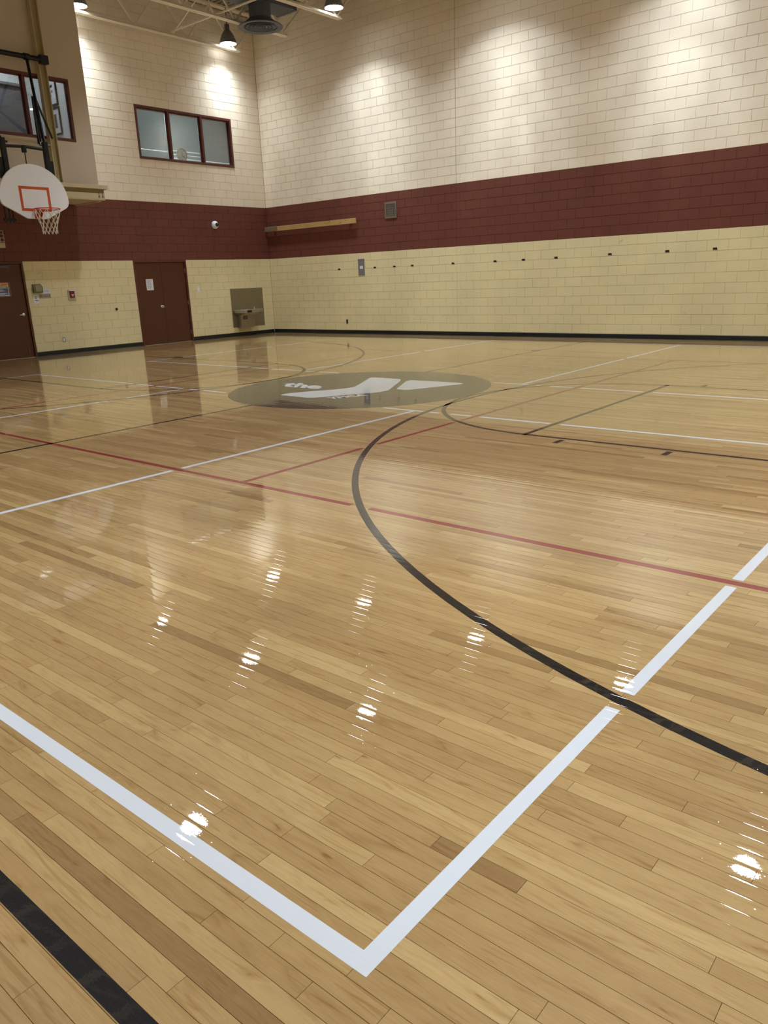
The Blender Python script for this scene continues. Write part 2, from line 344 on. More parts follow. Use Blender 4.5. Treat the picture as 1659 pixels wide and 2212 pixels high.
# ---- painted court lines, drawn by priority so that paler lines stop just short of darker ones
CX, CYC = 10.81, -8.33
HW = .0254; PZ = .0004
LB, RB = 2.92, 18.75; LFT, RFT = 7.12, 14.47; R3 = 5.995
def arc(cx, cy, r, a0, a1, n=90):
    return [(cx+r*math.cos(math.radians(a0+(a1-a0)*i/n)), cy+r*math.sin(math.radians(a0+(a1-a0)*i/n))) for i in range(n+1)]
DONE = []
def near_done(p, level, gap):
    for lv, pts in DONE:
        if lv <= level: continue
        for i in range(len(pts)-1):
            ax, ay = pts[i]; bx, by = pts[i+1]; dx, dy = bx-ax, by-ay; l2 = dx*dx+dy*dy
            t = max(0, min(1, ((p[0]-ax)*dx+(p[1]-ay)*dy)/l2)) if l2 else 0
            if (p[0]-ax-t*dx)**2+(p[1]-ay-t*dy)**2 < gap*gap: return True
    return False
def stroke(name, pts, m_, level, label=None, logo_clip=.05, wd=HW, cuts=True):
    q = [pts[0]]
    for i in range(len(pts)-1):
        ax, ay = pts[i]; bx, by = pts[i+1]; l = math.hypot(bx-ax, by-ay); n = max(1, int(l/.02)) if cuts else 1
        q += [(ax+(bx-ax)*k/n, ay+(by-ay)*k/n) for k in range(1, n+1)]
    runs = []; cur = []
    for p in q:
        bad = cuts and (math.hypot(p[0]-CX, p[1]-CYC) < 1.83+logo_clip or near_done(p, level, .046))
        if bad:
            if len(cur) > 1: runs.append(cur)
            cur = []
        else: cur.append(p)
    if len(cur) > 1: runs.append(cur)
    mb = MB()
    for run in runs:
        # thin out collinear points
        k = [run[0]]
        for i in range(1, len(run)-1):
            a, b_, c = k[-1], run[i], run[i+1]
            if abs((b_[0]-a[0])*(c[1]-a[1])-(b_[1]-a[1])*(c[0]-a[0])) > 1e-5: k.append(b_)
        k.append(run[-1]); vs = []
        for i, p in enumerate(k):
            a = k[max(0, i-1)]; c = k[min(len(k)-1, i+1)]; dx, dy = c[0]-a[0], c[1]-a[1]; l = math.hypot(dx, dy) or 1; nx, ny = -dy/l*wd, dx/l*wd
            vs += [(p[0]+nx, p[1]+ny, PZ), (p[0]-nx, p[1]-ny, PZ), (p[0]+nx, p[1]+ny, -.0008), (p[0]-nx, p[1]-ny, -.0008)]
        fs = []
        for i in range(len(k)-1):
            b0 = i*4; fs += [(b0, b0+1, b0+5, b0+4), (b0+2, b0, b0+4, b0+6), (b0+1, b0+3, b0+7, b0+5)]
        e = (len(k)-1)*4; fs += [(0, 2, 3, 1), (e, e+1, e+3, e+2)]
        mb.add(vs, fs)
    if not mb.v: return
    o = mb.build(name, m_, floor)
    if label: o['label'] = label
    DONE.append((level, [pts[0], pts[-1]] if len(pts) == 2 else pts))
yb0, yb1 = -15.86, -.80
K = 'black court line'
for (xb, xf, sg) in ((LB, LFT, 1), (RB, RFT, -1)):
    a0 = -90 if sg > 0 else 270
    arcp = arc(xb, CYC, R3, -90, 90) if sg > 0 else arc(xb, CYC, R3, 270, 90)
    bx = xb-sg*1.6
    stroke('three_point_line', [(bx, CYC-R3)]+arcp+[(bx, CYC+R3)], P_BLACK, 3, 'black three-point line', 0)
    stroke('free_throw_circle', arc(xf, CYC, 1.81, -90, 90) if sg > 0 else arc(xf, CYC, 1.81, 270, 90), P_BLACK, 3, 'black free-throw arc', -.3)
    stroke('free_throw_line', [(xf, CYC-1.84), (xf, CYC+1.84)], P_BLACK, 3, 'black free-throw line')
    for s2 in (-1, 1):
        stroke('lane_line', [(bx, CYC+s2*1.815), (xf, CYC+s2*1.815)], P_BLACK, 3, 'black lane line')
        for q in (2.55, 3.52, 4.48):
            xm = xf+(-sg)*(q-2.13); y_ = CYC+s2*1.875
            stroke('lane_mark', [(xm, y_), (xm, y_+s2*.15)], P_BLACK, 3, 'short black lane mark', cuts=False)
        xm = xf-sg*3.25; stroke('lane_block', [(xm, CYC+s2*1.875), (xm, CYC+s2*2.02)], P_BLACK, 3, 'black neutral block beside the lane', wd=.15, cuts=False)
    stroke('baseline', [(bx, yb0), (bx, yb1)], P_BLACK, 3, K)
stroke('center_line', [(10.62, yb0), (10.62, yb1)], P_BLACK, 2, 'thin black half-court line', 0)
stroke('sideline', [(LB-1.6, yb0), (RB+1.6, yb0)], P_BLACK, 3, K); stroke('sideline', [(LB-1.6, yb1), (RB+1.6, yb1)], P_BLACK, 3, K)
for y_ in (-12.785, -3.70): stroke('volleyball_sideline', [(1.62, y_), (19.62, y_)], P_RED, 2, 'red court line')
for x_ in (13.53, 7.66): stroke('attack_line', [(x_, -12.785+HW), (x_, -3.70-HW)], P_RED, 2, 'red court line')
for x_ in (1.62, 19.62): stroke('volleyball_end_line', [(x_, -12.785+HW), (x_, -3.70-HW)], P_RED, 2, 'red court line')
for (ya, yb) in ((-15.465, -9.55), (-7.165, -1.07)):
    for y_ in (ya, yb): stroke('pickleball_line', [(3.95-HW, y_), (17.112+HW, y_)], P_WHITE, 1, 'white court line')
    for x_ in (3.95, 8.43, 12.715, 17.112): stroke('kitchen_line' if 5 < x_ < 15 else 'pickleball_end_line', [(x_, ya+HW), (x_, yb-HW)], P_WHITE, 1, 'white court line')
# ---- centre logo
logo = MB().prism([(CX+1.83*math.cos(2*math.pi*i/96), CYC+1.83*math.sin(2*math.pi*i/96)) for i in range(96)], -.001, PZ).build('center_logo', P_GREY, floor)
logo['label'] = 'dark round court logo with a white letter Y'
def rounded(poly, r=.05, n=4):
    out = []; k = len(poly)
    for i in range(k):
        p = Vector(poly[i]); a = Vector(poly[i-1]); b_ = Vector(poly[(i+1) % k]); da = a-p; db = b_-p
        ra = min(r, da.length*.4); rb = min(r, db.length*.4); s_ = p+da.normalized()*ra; e = p+db.normalized()*rb
        for j in range(n+1):
            t = j/n; out.append(tuple((1-t)**2*s_+2*t*(1-t)*p+t*t*e))
    return out
YS = [(10.27, -9.37), (10.27, -9.23), (10.42, -8.94), (10.62, -8.66), (10.70, -8.47), (10.70, -8.33), (10.59, -8.10), (10.22, -7.42), (10.33, -7.38), (10.80, -7.39), (10.92, -7.56), (11.38, -8.40), (11.36, -8.62), (11.12, -8.98), (10.97, -9.27), (10.84, -9.385)]
TR = [(11.41, -8.27), (11.60, -8.27), (11.97, -7.43), (11.86, -7.38), (11.00, -7.42), (11.01, -7.53)]
for pts in (YS, TR):
    MB().prism(rounded(pts, .06), PZ-.0003, PZ+.0004).build('logo_shape', P_WHITE, logo)
def lettering(txt, org, du, dv, name, m_, parent, z0, z1, bold=.0, map3=None):
    """font outline -> thin solid, mapped affinely: baseline runs along du, letters rise along dv (size of one em)"""
    cu = bpy.data.curves.new('t', 'FONT'); cu.body = txt; cu.size = 1; cu.extrude = .5; cu.offset = bold; cu.resolution_u = 3
    ob = bpy.data.objects.new('t', cu); COL.objects.link(ob); dg = bpy.context.evaluated_depsgraph_get(); me = bpy.data.meshes.new_from_object(ob.evaluated_get(dg))
    bpy.data.objects.remove(ob)
    xs = [v.co.x for v in me.vertices]; x0, x1 = min(xs), max(xs)
    for v in me.vertices:
        a = (v.co.x-x0)/(x1-x0); b_ = v.co.y; h = z0 if v.co.z < 0 else z1
        if map3: v.co = map3(a, b_, h)
        else: v.co = Vector((org[0]+du[0]*a+dv[0]*b_, org[1]+du[1]*a+dv[1]*b_, h))
    me.materials.append(m_); o = bpy.data.objects.new(name, me); COL.objects.link(o); o.parent = parent
    if map3 is None: fixnormals(o)
    return o
lettering('the', (9.60, -8.70), (.78, .0), (-.30, .48), 'logo_lettering', P_WHITE, logo, PZ-.0002, PZ+.0006, .05)['label'] = 'white lettering reading the'
lettering('YMCA', (11.19, -9.345), (.238, .46), (-.20, .10), 'logo_lettering', P_WHITE, logo, PZ-.0002, PZ+.0006, .045)['label'] = 'white lettering reading YMCA'
t = MB().lathe([(.085, -.001), (.085, .0012), (.075, .0022), (0, .0024)], (10.54, -2.86, 0), 24).build('floor_socket_cover', METAL, smooth=True)
tag(t, 'small round steel socket cover set in the wood floor on the half-court line', 'floor cover')

# ================================================================== WALLS of painted block
# rows: (z0, z1, band)
rows = [(0, Z0, 0)]
z = Z0; k = 0
while z < ZC-.01:
    z1 = min(ZC, z+C); rows.append((z, z1, 0 if z < ZL-.01 else (1 if z < ZS-.01 else 2))); z = z1
def cut(rects, op):
    out = []
    for (a0, a1, z0, z1) in rects:
        o0, o1, p0, p1 = op
        if a1 <= o0+1e-4 or a0 >= o1-1e-4 or z1 <= p0+1e-4 or z0 >= p1-1e-4: out.append((a0, a1, z0, z1)); continue
        if a0 < o0: out.append((a0, o0, z0, z1))
        if a1 > o1: out.append((o1, a1, z0, z1))
        m0, m1 = max(a0, o0), min(a1, o1)
        if z0 < p0: out.append((m0, m1, z0, p0))
        if z1 > p1: out.append((m0, m1, p1, z1))
    return out
def block_wall(name, axis, a0, a1, openings, heads, skip=None):
    """axis 'y': wall in plane y=0 running along x (faces -y); axis 'x': plane x=0 running along y (faces +x)"""
    def P(a, z, d): return (a, d, z) if axis == 'y' else (-d, a, z)     # d > 0 is behind the face
    slab = MB()
    for (z0, z1, band) in ((-.1, ZL, 0), (ZL, ZS, 1), (ZS, ZC+.3, 2)):
        rs = [(a0, a1, z0, z1)]
        for op in openings: rs = cut(rs, op)
        for (b0, b1, c0, c1) in rs: slab.box(P(b0, c0, .0055), P(b1, c1, .20), band)
    wall = slab.build(name, JOINTS); tag(wall, kind='structure')
    blocks = []
    for i, (z0, z1, band) in enumerate(rows):
        hs = sorted(set([a0]+[h for h in heads(i) if a0+.02 < h < a1-.02]+[a1]))
        rs = [(hs[j], hs[j+1], z0, z1) for j in range(len(hs)-1)]
        for op in openings: rs = cut(rs, op)
        for r in rs:
            if r[1]-r[0] > .02 and r[3]-r[2] > .02: blocks.append(r+(band,))
    sc = sorted(((quad_area([P(b[0], b[2], 0), P(b[1], b[2], 0), P(b[1], b[3], 0), P(b[0], b[3], 0)]), j) for j, b in enumerate(blocks)), reverse=True)
    pick = set(j for s_, j in sc[:300] if s_ > 0)
    # alike blocks share mesh data
    cache = {}; rest = MB()
    J, B, JV, BV = .0028, .0036, .0018, .0022            # bed joints are raked deeper than the upright joints
    def geo(mb, w0, w1, h0, h1, mi, dep=0.):
        vs = [P(w0+JV, h0+J, .007), P(w1-JV, h0+J, .007), P(w1-JV, h1-J, .007), P(w0+JV, h1-J, .007),
              P(w0+JV+BV, h0+J+B, dep), P(w1-JV-BV, h0+J+B, dep), P(w1-JV-BV, h1-J-B, dep), P(w0+JV+BV, h1-J-B, dep)]
        fs = [(4, 5, 6, 7), (0, 1, 5, 4), (1, 2, 6, 5), (2, 3, 7, 6), (3, 0, 4, 7)]
        if axis == 'x': pass
        mb.add(vs, fs, mi)
    for j, (b0, b1, c0, c1, band) in enumerate(blocks):
        dep = rnd.uniform(-.0006, .0006)
        if j in pick:
            key = (round(b1-b0, 3), round(c1-c0, 3), band)
            if key not in cache:
                mb = MB(); geo(mb, -(b1-b0)/2, (b1-b0)/2, -(c1-c0)/2, (c1-c0)/2, 0); o = mb.build('block', BANDS[band]); fixn(o, axis); cache[key] = o.data
            else:
                o = bpy.data.objects.new('block', cache[key]); COL.objects.link(o)
            o.location = P((b0+b1)/2, (c0+c1)/2, dep); o.parent = wall
        else: geo(rest, b0, b1, c0, c1, band, dep)
    o = rest.build('block_courses', BANDS, wall); fixn(o, axis); tag(o, kind='stuff')
    return wall
def fixn(o, axis):
    me = o.data; me.update(); want = Vector((0, -1, 0)) if axis == 'y' else Vector((1, 0, 0))
    if me.polygons[0].normal.dot(want) < 0:
        me.flip_normals()
def heads_right(i):
    k = i-18                                        # row index above the stripe
    if k % 2: l = [6.62-.4064*j for j in range(20)]; r = [7.03+.4064*j for j in range(40)]
    else: l = [6.415-.4064*j for j in range(20)]; r = [6.86]+[7.235+.4064*j for j in range(40)]
    return l+[6.755]+r
def heads_left(i): return [-.4064*j-(.2032 if i % 2 else 0) for j in range(1, 44)]
WIN2 = (-4.09, -1.05, 4.565, 5.795); D2 = (-4.665, -3.04, -.2, ZL); D1 = (-9.35, -7.535, -.2, ZL)
UP1 = (-13.0, -6.05, 3.66, ZC+.4)
wall_left = block_wall('wall_left', 'x', RY, 0, [WIN2, D2, D1, (-13.0, -6.02, 3.80, 8.3)], heads_left)
wall_right = block_wall('wall_right', 'y', 0, RX, [], heads_right)
# control joints
MB().box((6.751, -.0008, ZS), (6.758, .003, ZC)).build('control_joint', mat('control_joint_dark', srgb(120, 108, 90), .8), wall_right)  # control joint drawn as a strip of one even dark colour
MB().box((.0, -.004, 4.4), (.005, .0, ZC)).build('corner_crack', mat('crack', srgb(92, 82, 64), .9), wall_right)
for nm, a, b_ in (('wall_rear', (-.2, RY-.2), (RX+.2, RY)), ('wall_end', (RX, RY), (RX+.2, .2))):
    w_ = MB()
    for (z0, z1, band) in ((-.1, ZL, 0), (ZL, ZS, 1), (ZS, ZC+.3, 2)): w_.box((a[0], a[1], z0), (b_[0], b_[1], z1), band)
    tag(w_.build(nm, BANDS), kind='structure')
# ---- black vented base
def base_run(name, runs):
    mb = MB()
    for (p0, p1, ax) in runs:
        if ax == 'y':
            mb.prism([(0, 0), (-.030, 0), (-.028, .006), (-.012, .014), (-.008, .095), (-.003, .1016), (0, .1016)], p0, p1, axis='x')
            n = int((p1-p0)/.6)
            for i in range(n): mb.box((p0+.2+i*.6, -.0135, .03), (p0+.24+i*.6, -.006, .075))
        else:
            k0 = len(mb.v); mb.prism([(0, 0), (.030, 0), (.028, .006), (.012, .014), (.008, .095), (.003, .1016), (0, .1016)], p0, p1, axis='y')
    return tag(fixnormals(mb.build(name, RUBBER)), kind='structure')
base_run('baseboard_right', [(0, RX, 'y')])
base_run('baseboard_left', [(RY, -9.35, 'x'), (-7.535, -4.665, 'x'), (-3.04, -.03, 'x')])

# ================================================================== ROOF: deck, joists, duct
mb = MB(); prof = []
y = .25
while y > RY-.3:
    prof += [(y, ZC+.045), (y-.045, ZC+.045), (y-.06, ZC), (y-.135, ZC), (y-.15, ZC+.045)]; y -= .1524
pv = [(x_, py, pz) for x_ in (-.2, RX+.2) for (py, pz) in prof]; n = len(prof)
mb.add(pv, [(i, i+1, i+1+n, i+n) for i in range(n-1)])
mb.box((-.2, RY-.3, ZC+.05), (RX+.2, .3, ZC+.15))
ceiling = mb.build('ceiling', DECKM); tag(ceiling, kind='structure')
ZB, ZT = 7.40, 8.34
def joist(x, label, first=None):
    if first:
        root = first.copy(); COL.objects.link(root); root.location = (x, 0, 0)
        for ch in first.children:
            c = ch.copy(); COL.objects.link(c); c.parent = root
    else:
        root = empty('roof_joist', (x, 0, 0)); w2 = .075
        b = MB()
        for s_ in (-1, 1):
            b.prism([(s_*.008, ZB), (s_*w2, ZB), (s_*w2, ZB+.008), (s_*.016, ZB+.008), (s_*.016, ZB+.07), (s_*.008, ZB+.07)], RY+.9, -.8, axis='y')
        fixnormals(b.build('bottom_chord', JOISTM)).parent = root
        b = MB()
        for s_ in (-1, 1):
            b.prism([(s_*.008, ZT), (s_*w2, ZT), (s_*w2, ZT+.05), (s_*.06, ZT+.05), (s_*.06, ZT+.008), (s_*.016, ZT+.008), (s_*.008, ZT+.008)], RY, 0, axis='y')
        fixnormals(b.build('top_chord', JOISTM)).parent = root
        b = MB(); b.sqtube((0, -.95, ZB+.04), (0, -.05, ZT), .05, .04); b.sqtube((0, RY+1.05, ZB+.04), (0, RY+.05, ZT), .05, .04)
        y = -.95; upn = True; st = .76
        while y-st > RY+1.0:
            b.sqtube((0, y, ZB+.04), (0, y-st, ZT), .042); b.sqtube((0, y-st, ZT), (0, y-2*st, ZB+.04), .042)
            b.tube([(0, y-st, ZT), (0, y-st, ZB+.04)], .011, 6) if int(y*3) % 2 else None
            y -= 2*st
        b.build('web_bar', JOISTM).parent = root
    root['label'] = label; root['category'] = 'roof joist'; root['group'] = 'roof joists'; return root
names = ['white steel roof joist nearest the windowed wall', 'white roof joist running behind the round air diffuser', 'white roof joist next to the lamp right of the diffuser', 'white roof joist showing only its tip at the top of the picture']
J0 = joist(.32, names[0]); xj = .32+1.85; i = 1
while xj < RX-.3:
    joist(xj, names[i] if i < 4 else 'white steel roof joist farther along, above the picture', J0); xj += 1.85; i += 1
# bridging between joists
def thing(name, label, cat, loc=(0, 0, 0), group=None): return tag(empty(name, loc), label, cat, group)
for bi, y_ in enumerate((-2.95, -6.6, -10.6, -13.4)):
    t = thing('joist_bridging', ['white cross bridging between the roof joists over the near corner', 'white cross bridging between the roof joists farther from the right wall', 'white cross bridging hidden above the picture', 'white cross bridging hidden above the picture'][bi], 'bridging', (0, y_, ZB), 'bridging between roof joists')
    xa = .32 if bi in (0, 3) else 2.17; x_first = xa-.27 if bi in (0, 3) else xa-.1; rod = MB()
    while xa+1.85 < RX:
        if bi == 0 and 2 < xa < 2.3: xa += 1.85; continue
        rod.sqtube((xa+.03, y_, ZB+.05), (xa+1.82, y_, ZT-.02), .03, .006); rod.sqtube((xa+.03, y_+.02, ZT-.02), (xa+1.82, y_+.02, ZB+.05), .03, .006); xa += 1.85
    tag(rod.build('cross_rod', JOISTM, t), kind='stuff')
    MB().sqtube((x_first, y_-.05, ZB+.085), (RX-.05, y_-.05, ZB+.085), .035, .03).build('level_rod', JOISTM, t)
# rectangular duct, round diffuser with cone rings
t = thing('ceiling_duct', 'flat dark grey rectangular duct under the roof deck above the diffuser', 'duct', (2.6, -3.5, 7.75))
MB().bbox((2.29, -5.6, 7.75), (2.93, -1.2, 8.15), .01).build('duct_body', DUCTM, t)
MB().bbox((2.27, -1.24, 7.742), (2.95, -1.17, 8.17), .006).build('duct_collar', DUCTM, t)
dx, dy = 2.69, -2.16
t = thing('air_diffuser', 'round dark grey ceiling air diffuser with ringed cone face and short neck', 'air diffuser', (dx, dy, 7.25))
MB().lathe([(.255, .16), (.255, .47), (.30, .475), (.30, .49), (.0, .49)], (dx, dy, 7.25), 40).build('neck', DUCTM, t, smooth=True)
MB().lathe([(.40, .015), (.52, 0), (.53, .015), (.50, .04), (.38, .10), (.28, .17), (.25, .20), (.245, .18), (.35, .07), (.40, .035), (.40, .015)], (dx, dy, 7.25), 48).build('bell_rim', DUCTM, t, smooth=True)
for r_ in (.34, .245, .16, .08):
    MB().lathe([(r_, 0), (r_-.012, .0), (r_-.075, .075), (r_-.062, .085), (r_, .01), (r_, 0)], (dx, dy, 7.26), 40).build('cone_ring', DUCTM, t, smooth=True)
MB().lathe([(0, .0), (.03, .0), (.035, .05), (0, .05)], (dx, dy, 7.26), 16).build('center_hub', DUCTM, t, smooth=True)
MB().lathe([(0, .09), (.36, .09), (.36, .1), (0, .1)], (dx, dy, 7.25), 30).build('dark_throat', DARK, t)

# ---- high-bay lamps
def lamp_light(i, e=1.0):
    ld = bpy.data.lights.new('high_bay_light', 'SPOT'); ld.energy = LAMP_W*e; ld.color = LAMP_COL; ld.spot_size = math.radians(124); ld.spot_blend = .6; ld.shadow_soft_size = .16
    ld.use_nodes = True; nt = ld.node_tree; N = nt.nodes; em = N['Emission']
    tc = N.new('ShaderNodeTexCoord'); no = N.new('ShaderNodeTexNoise'); no.inputs['Scale'].default_value = 6.5; no.inputs['Detail'].default_value = 1.5
    no.noise_dimensions = '4D'; no.inputs['W'].default_value = i*3.1
    nt.links.new(tc.outputs['Normal'], no.inputs['Vector'])
    sz = N.new('ShaderNodeSeparateXYZ'); nt.links.new(tc.outputs['Normal'], sz.inputs[0]); nm_ = N.new('ShaderNodeMath'); nm_.operation = 'MULTIPLY'
    cz_ = M_(nt, 'ABSOLUTE', sz.outputs[2]); q_ = M_(nt, 'DIVIDE', M_(nt, 'SUBTRACT', cz_, .76), .16)
    dip = M_(nt, 'SUBTRACT', 1.0, M_(nt, 'MULTIPLY', M_(nt, 'MAXIMUM', M_(nt, 'SUBTRACT', 1.0, M_(nt, 'MULTIPLY', q_, q_)), 0.0), .34))
    nt.links.new(M_(nt, 'MULTIPLY', M_(nt, 'POWER', cz_, 2.9), dip), nm_.inputs[1])      # narrow reflector: most of the light goes straight down
    nt.links.new(M_(nt, 'ADD', M_(nt, 'MULTIPLY', M_(nt, 'SUBTRACT', no.outputs['Fac'], .5), 1.3), 1.0), nm_.inputs[0]); nt.links.new(nm_.outputs[0], em.inputs['Strength'])
    return ld
def make_lamp():
    root = empty('high_bay_lamp', (0, 0, 0))
    bell = MB().lathe([(.215, -.0), (.222, .0), (.222, .02), (.205, .09), (.165, .19), (.115, .27), (.07, .32), (.055, .33), (.05, .33), (.06, .315), (.105, .262), (.155, .185), (.195, .088), (.213, .02), (.215, 0)], n=36).build('bell_reflector', BELLM, smooth=True); bell.parent = root
    ballast = MB().lathe([(.0, .325), (.06, .325), (.065, .34), (.065, .44), (.05, .46), (.015, .47), (.015, .56), (0, .56)], n=20).build('ballast_cap', GREYM, smooth=True); ballast.parent = root
    lens = MB().lathe([(0, .004), (.12, .006), (.205, .014), (.209, .022), (0, .024)], n=36).build('glowing_lens', LENS, smooth=True); lens.parent = root
    stem = MB().tube([(0, 0, .55), (0, 0, .84)], .011, 8).build('hanging_stem', GREYM); stem.parent = root
    return root
L0 = None; li = 0
vis = {(1, 1): 'lit bell lamp overhead, mirrored on the open wood left of the three-point curve', (2, 1): 'lit bell lamp overhead, mirrored on the wood above the long white corner line', (2, 0): 'lit bell lamp overhead, mirrored on the black three-point curve',
       (3, 0): 'lit bell lamp overhead, mirrored where the black curve crosses the white line', (4, 1): 'lit bell lamp overhead, mirrored at the lower right edge of the floor', (2, 2): 'lit bell lamp overhead, mirrored on the white line at the lower left', (0, 0): 'lit bell lamp hanging in the corner beside the round air diffuser', (1, 0): 'lit bell lamp at the top edge right of the round air diffuser', (0, 1): 'lit bell lamp at the top left, half hidden by the overhanging upper wall'}
for ix, x_ in enumerate(LAMP_XS):
    for iy, y_ in enumerate(LAMP_YS):
        if (ix, iy) in UNLIT: continue
        if L0 is None: root = L0 = make_lamp()
        else:
            root = L0.copy(); COL.objects.link(root)
            for ch in L0.children:
                if ch.type == 'LIGHT': continue
                c = ch.copy(); COL.objects.link(c); c.parent = root
        yy = y_
        root.location = (x_, yy, LAMP_Z)
        tag(root, vis.get((ix, iy), 'lit bell lamp hanging over the part of the court outside the picture'), 'lamp', 'high-bay lamps')
        lo = bpy.data.objects.new('lamp_light', lamp_light(li, .55 if ix == 0 else 1.0)); COL.objects.link(lo); lo.parent = root; lo.location = (0, 0, -.02); li += 1
for ob in list(L0.children):
    pass

# ================================================================== UPPER OVERHANG with window_1, steel beam, columns
XF = 1.15
W1 = (-9.50, -6.45, 4.56, 5.79)
mb = MB()
for (a, b_, c, d) in cut([(-13.0, -6.05, 3.40, ZC+.1)], W1): mb.box((XF-.12, a, c), (XF, b_, d))
mb.box((0, -6.17, 3.40), (XF-.12, -6.05, ZC+.1)); mb.box((0, -13.0, 3.40), (XF-.12, -6.17, 3.46)); mb.box((0, -13.0, 3.46), (XF-.12, -12.88, ZC))
tag(mb.build('wall_overhang', PLASTER), kind='structure')
MB().box((XF-.14, -13.0, 3.385), (XF+.11, -6.0, 3.40)).box((0, -6.045, 3.372), (XF-.1, -5.985, 3.40)).build('soffit_edge', BEIGE, bpy.data.objects['wall_overhang'])
t = thing('steel_beam', 'beige painted steel beam with bolted end under the overhanging upper wall', 'steel beam', (XF+.08, -6.0, 3.40))
MB().bbox((XF+.002, -13, 3.615), (XF+.17, -5.93, 3.70), .004).build('top_flange', BEIGE, t)
MB().box((XF+.002, -12.99, 3.53), (XF+.05, -5.97, 3.615)).build('web', OLIVE, t)
MB().bbox((XF+.002, -13, 3.402), (XF+.11, -5.99, 3.53), .004).build('bottom_flange', BEIGE, t)
for y_ in (-6.14, -6.05):
    b = MB().lathe([(0, 0), (.018, .0), (.018, .016), (0, .016)], (XF+.11, y_, 3.455), 6, axis='x'); b.tube([(XF+.118, y_, 3.46), (XF+.118, y_, 3.56)], .006, 6)
    b.build('bolt', GREYM, t)
for ci, (y_, lb) in enumerate(((-7.05, 'tan painted steel column crossing the upper left window'), (-9.62, 'tan painted steel column at the far side of the basketball frame, left of the picture'))):
    t = thing('steel_column', lb, 'steel column', (XF+.1, y_, 3.7), 'steel columns before the upper window')
    MB().box((XF+.012, y_-.082, 3.701), (XF+.145, y_-.070, 8.33)).build('flange', BEIGE, t)
    MB().box((XF+.012, y_+.070, 3.701), (XF+.145, y_+.082, 8.33)).build('flange', BEIGE, t)
    MB().box((XF+.075, y_-.070, 3.701), (XF+.085, y_+.070, 8.33)).build('web', OLIVE, t)
    b = MB()
    for zz in (3.76, 3.90): b.lathe([(0, 0), (.016, 0), (.016, .012), (0, .012)], (XF+.085, y_+.02, zz), 6, axis='x')
    b.build('bolt', METAL, t)
# ---- windows
def window(name, x, op, mullions, depth=.10, ft=.055):
    a0, a1, z0, z1 = op; root = empty(name, (x, (a0+a1)/2, z0)); tag(root, kind='structure')
    f = MB(); xo, xi = x+.012, x-depth
    f.bbox((xi, a0, z0), (xo, a1, z0+ft), .003); f.bbox((xi, a0, z1-ft), (xo, a1, z1), .003)
    f.bbox((xi, a0, z0+ft), (xo, a0+ft, z1-ft), .003); f.bbox((xi, a1-ft, z0+ft), (xo, a1, z1-ft), .003)
    f.box((xi+.02, a0+ft, z1-ft-.02), (xi+.05, a1-ft, z1-ft)).box((xi+.02, a0+ft, z0+ft), (xi+.05, a1-ft, z0+ft+.015))
    f.build('window_frame', FRAMEM, root)
    for y_ in mullions: MB().bbox((xi, y_-.032, z0+ft), (xo-.002, y_+.032, z1-ft), .003).box((xi+.02, y_-.05, z0+ft), (xi+.05, y_+.05, z1-ft)).build('mullion', FRAMEM, root)
    es = [a0+ft]+list(mullions)+[a1-ft]
    for i in range(len(es)-1):
        e0 = es[i]+(.032 if i else 0); e1 = es[i+1]-(.032 if i < len(es)-2 else 0)
        MB().box((xi+.03, e0, z0+ft), (xi+.036, e1, z1-ft)).build('glass_pane', GLASS, root)
    return root
window('window_1', XF, W1, (-8.46, -7.45)); window('window_2', 0, WIN2, (-3.10, -2.07))
# room behind window_1
mb = MB(); mb.box((-1.6, -12.5, 3.9), (XF-.13, -6.2, 3.95)); mb.box((-1.6, -12.5, 6.6), (XF-.13, -6.2, 6.65)); mb.box((-.65, -12.5, 3.9), (-.6, -6.2, 6.65)); mb.box((-1.6, -6.3, 3.95), (XF-.13, -6.2, 6.6)); mb.box((-1.6, -12.6, 3.9), (XF-.13, -12.5, 6.65))
tag(mb.build('wall_upper_room', OFFICEW), kind='structure')
t = thing('wall_screen', 'large grey panel on the back wall of the room behind the upper left window', 'panel', (-.60, -8, 4.2))
MB().bbox((-.60, -10.8, 4.1), (-.52, -6.62, 5.88), .01).build('panel_face', OFFICEG, t); MB().bbox((-.60, -10.9, 5.88), (-.44, -6.57, 5.94), .008).build('panel_ledge', GREY, t)
for zi, (z0, z1, x0, x1, lb) in enumerate(((5.44, 6.02, -.28, .40, 'upper black framed picture seen through the upper left window'), (4.84, 5.41, -.26, .41, 'lower black framed picture seen through the upper left window'))):
    t = thing('framed_picture', lb, 'picture', ((x0+x1)/2, -6.3, z0), 'framed pictures in the upper room')
    f = MB(); yb = -6.302
    f.bbox((x0, yb, z0), (x1, yb-.03, z0+.035), .003); f.bbox((x0, yb, z1-.035), (x1, yb-.03, z1), .003); f.bbox((x0, yb, z0+.035), (x0+.035, yb-.03, z1-.035), .003); f.bbox((x1-.035, yb, z0+.035), (x1, yb-.03, z1-.035), .003)
    f.build('frame', DARK, t); MB().box((x0+.035, yb-.002, z0+.035), (x1-.035, yb-.008, z1-.035)).build('mat_board', PAPER, t)
    p = MB()
    if zi: p.box((x0+.17, yb-.008, z0+.15), (x1-.17, yb-.011, z1-.14))
    else:
        for q in range(14): cx_, cz_ = rnd.uniform(x0+.2, x1-.17), rnd.uniform(z0+.17, z1-.17); p.box((cx_-.03, yb-.008, cz_-.02), (cx_+.02, yb-.011, cz_+.03))
    pr_ = p.build('print', mat('picture_print', srgb(100, 92, 84) if zi else srgb(84, 92, 110), .6, noise=.3, nscale=12), t); tag(pr_, kind='stuff')
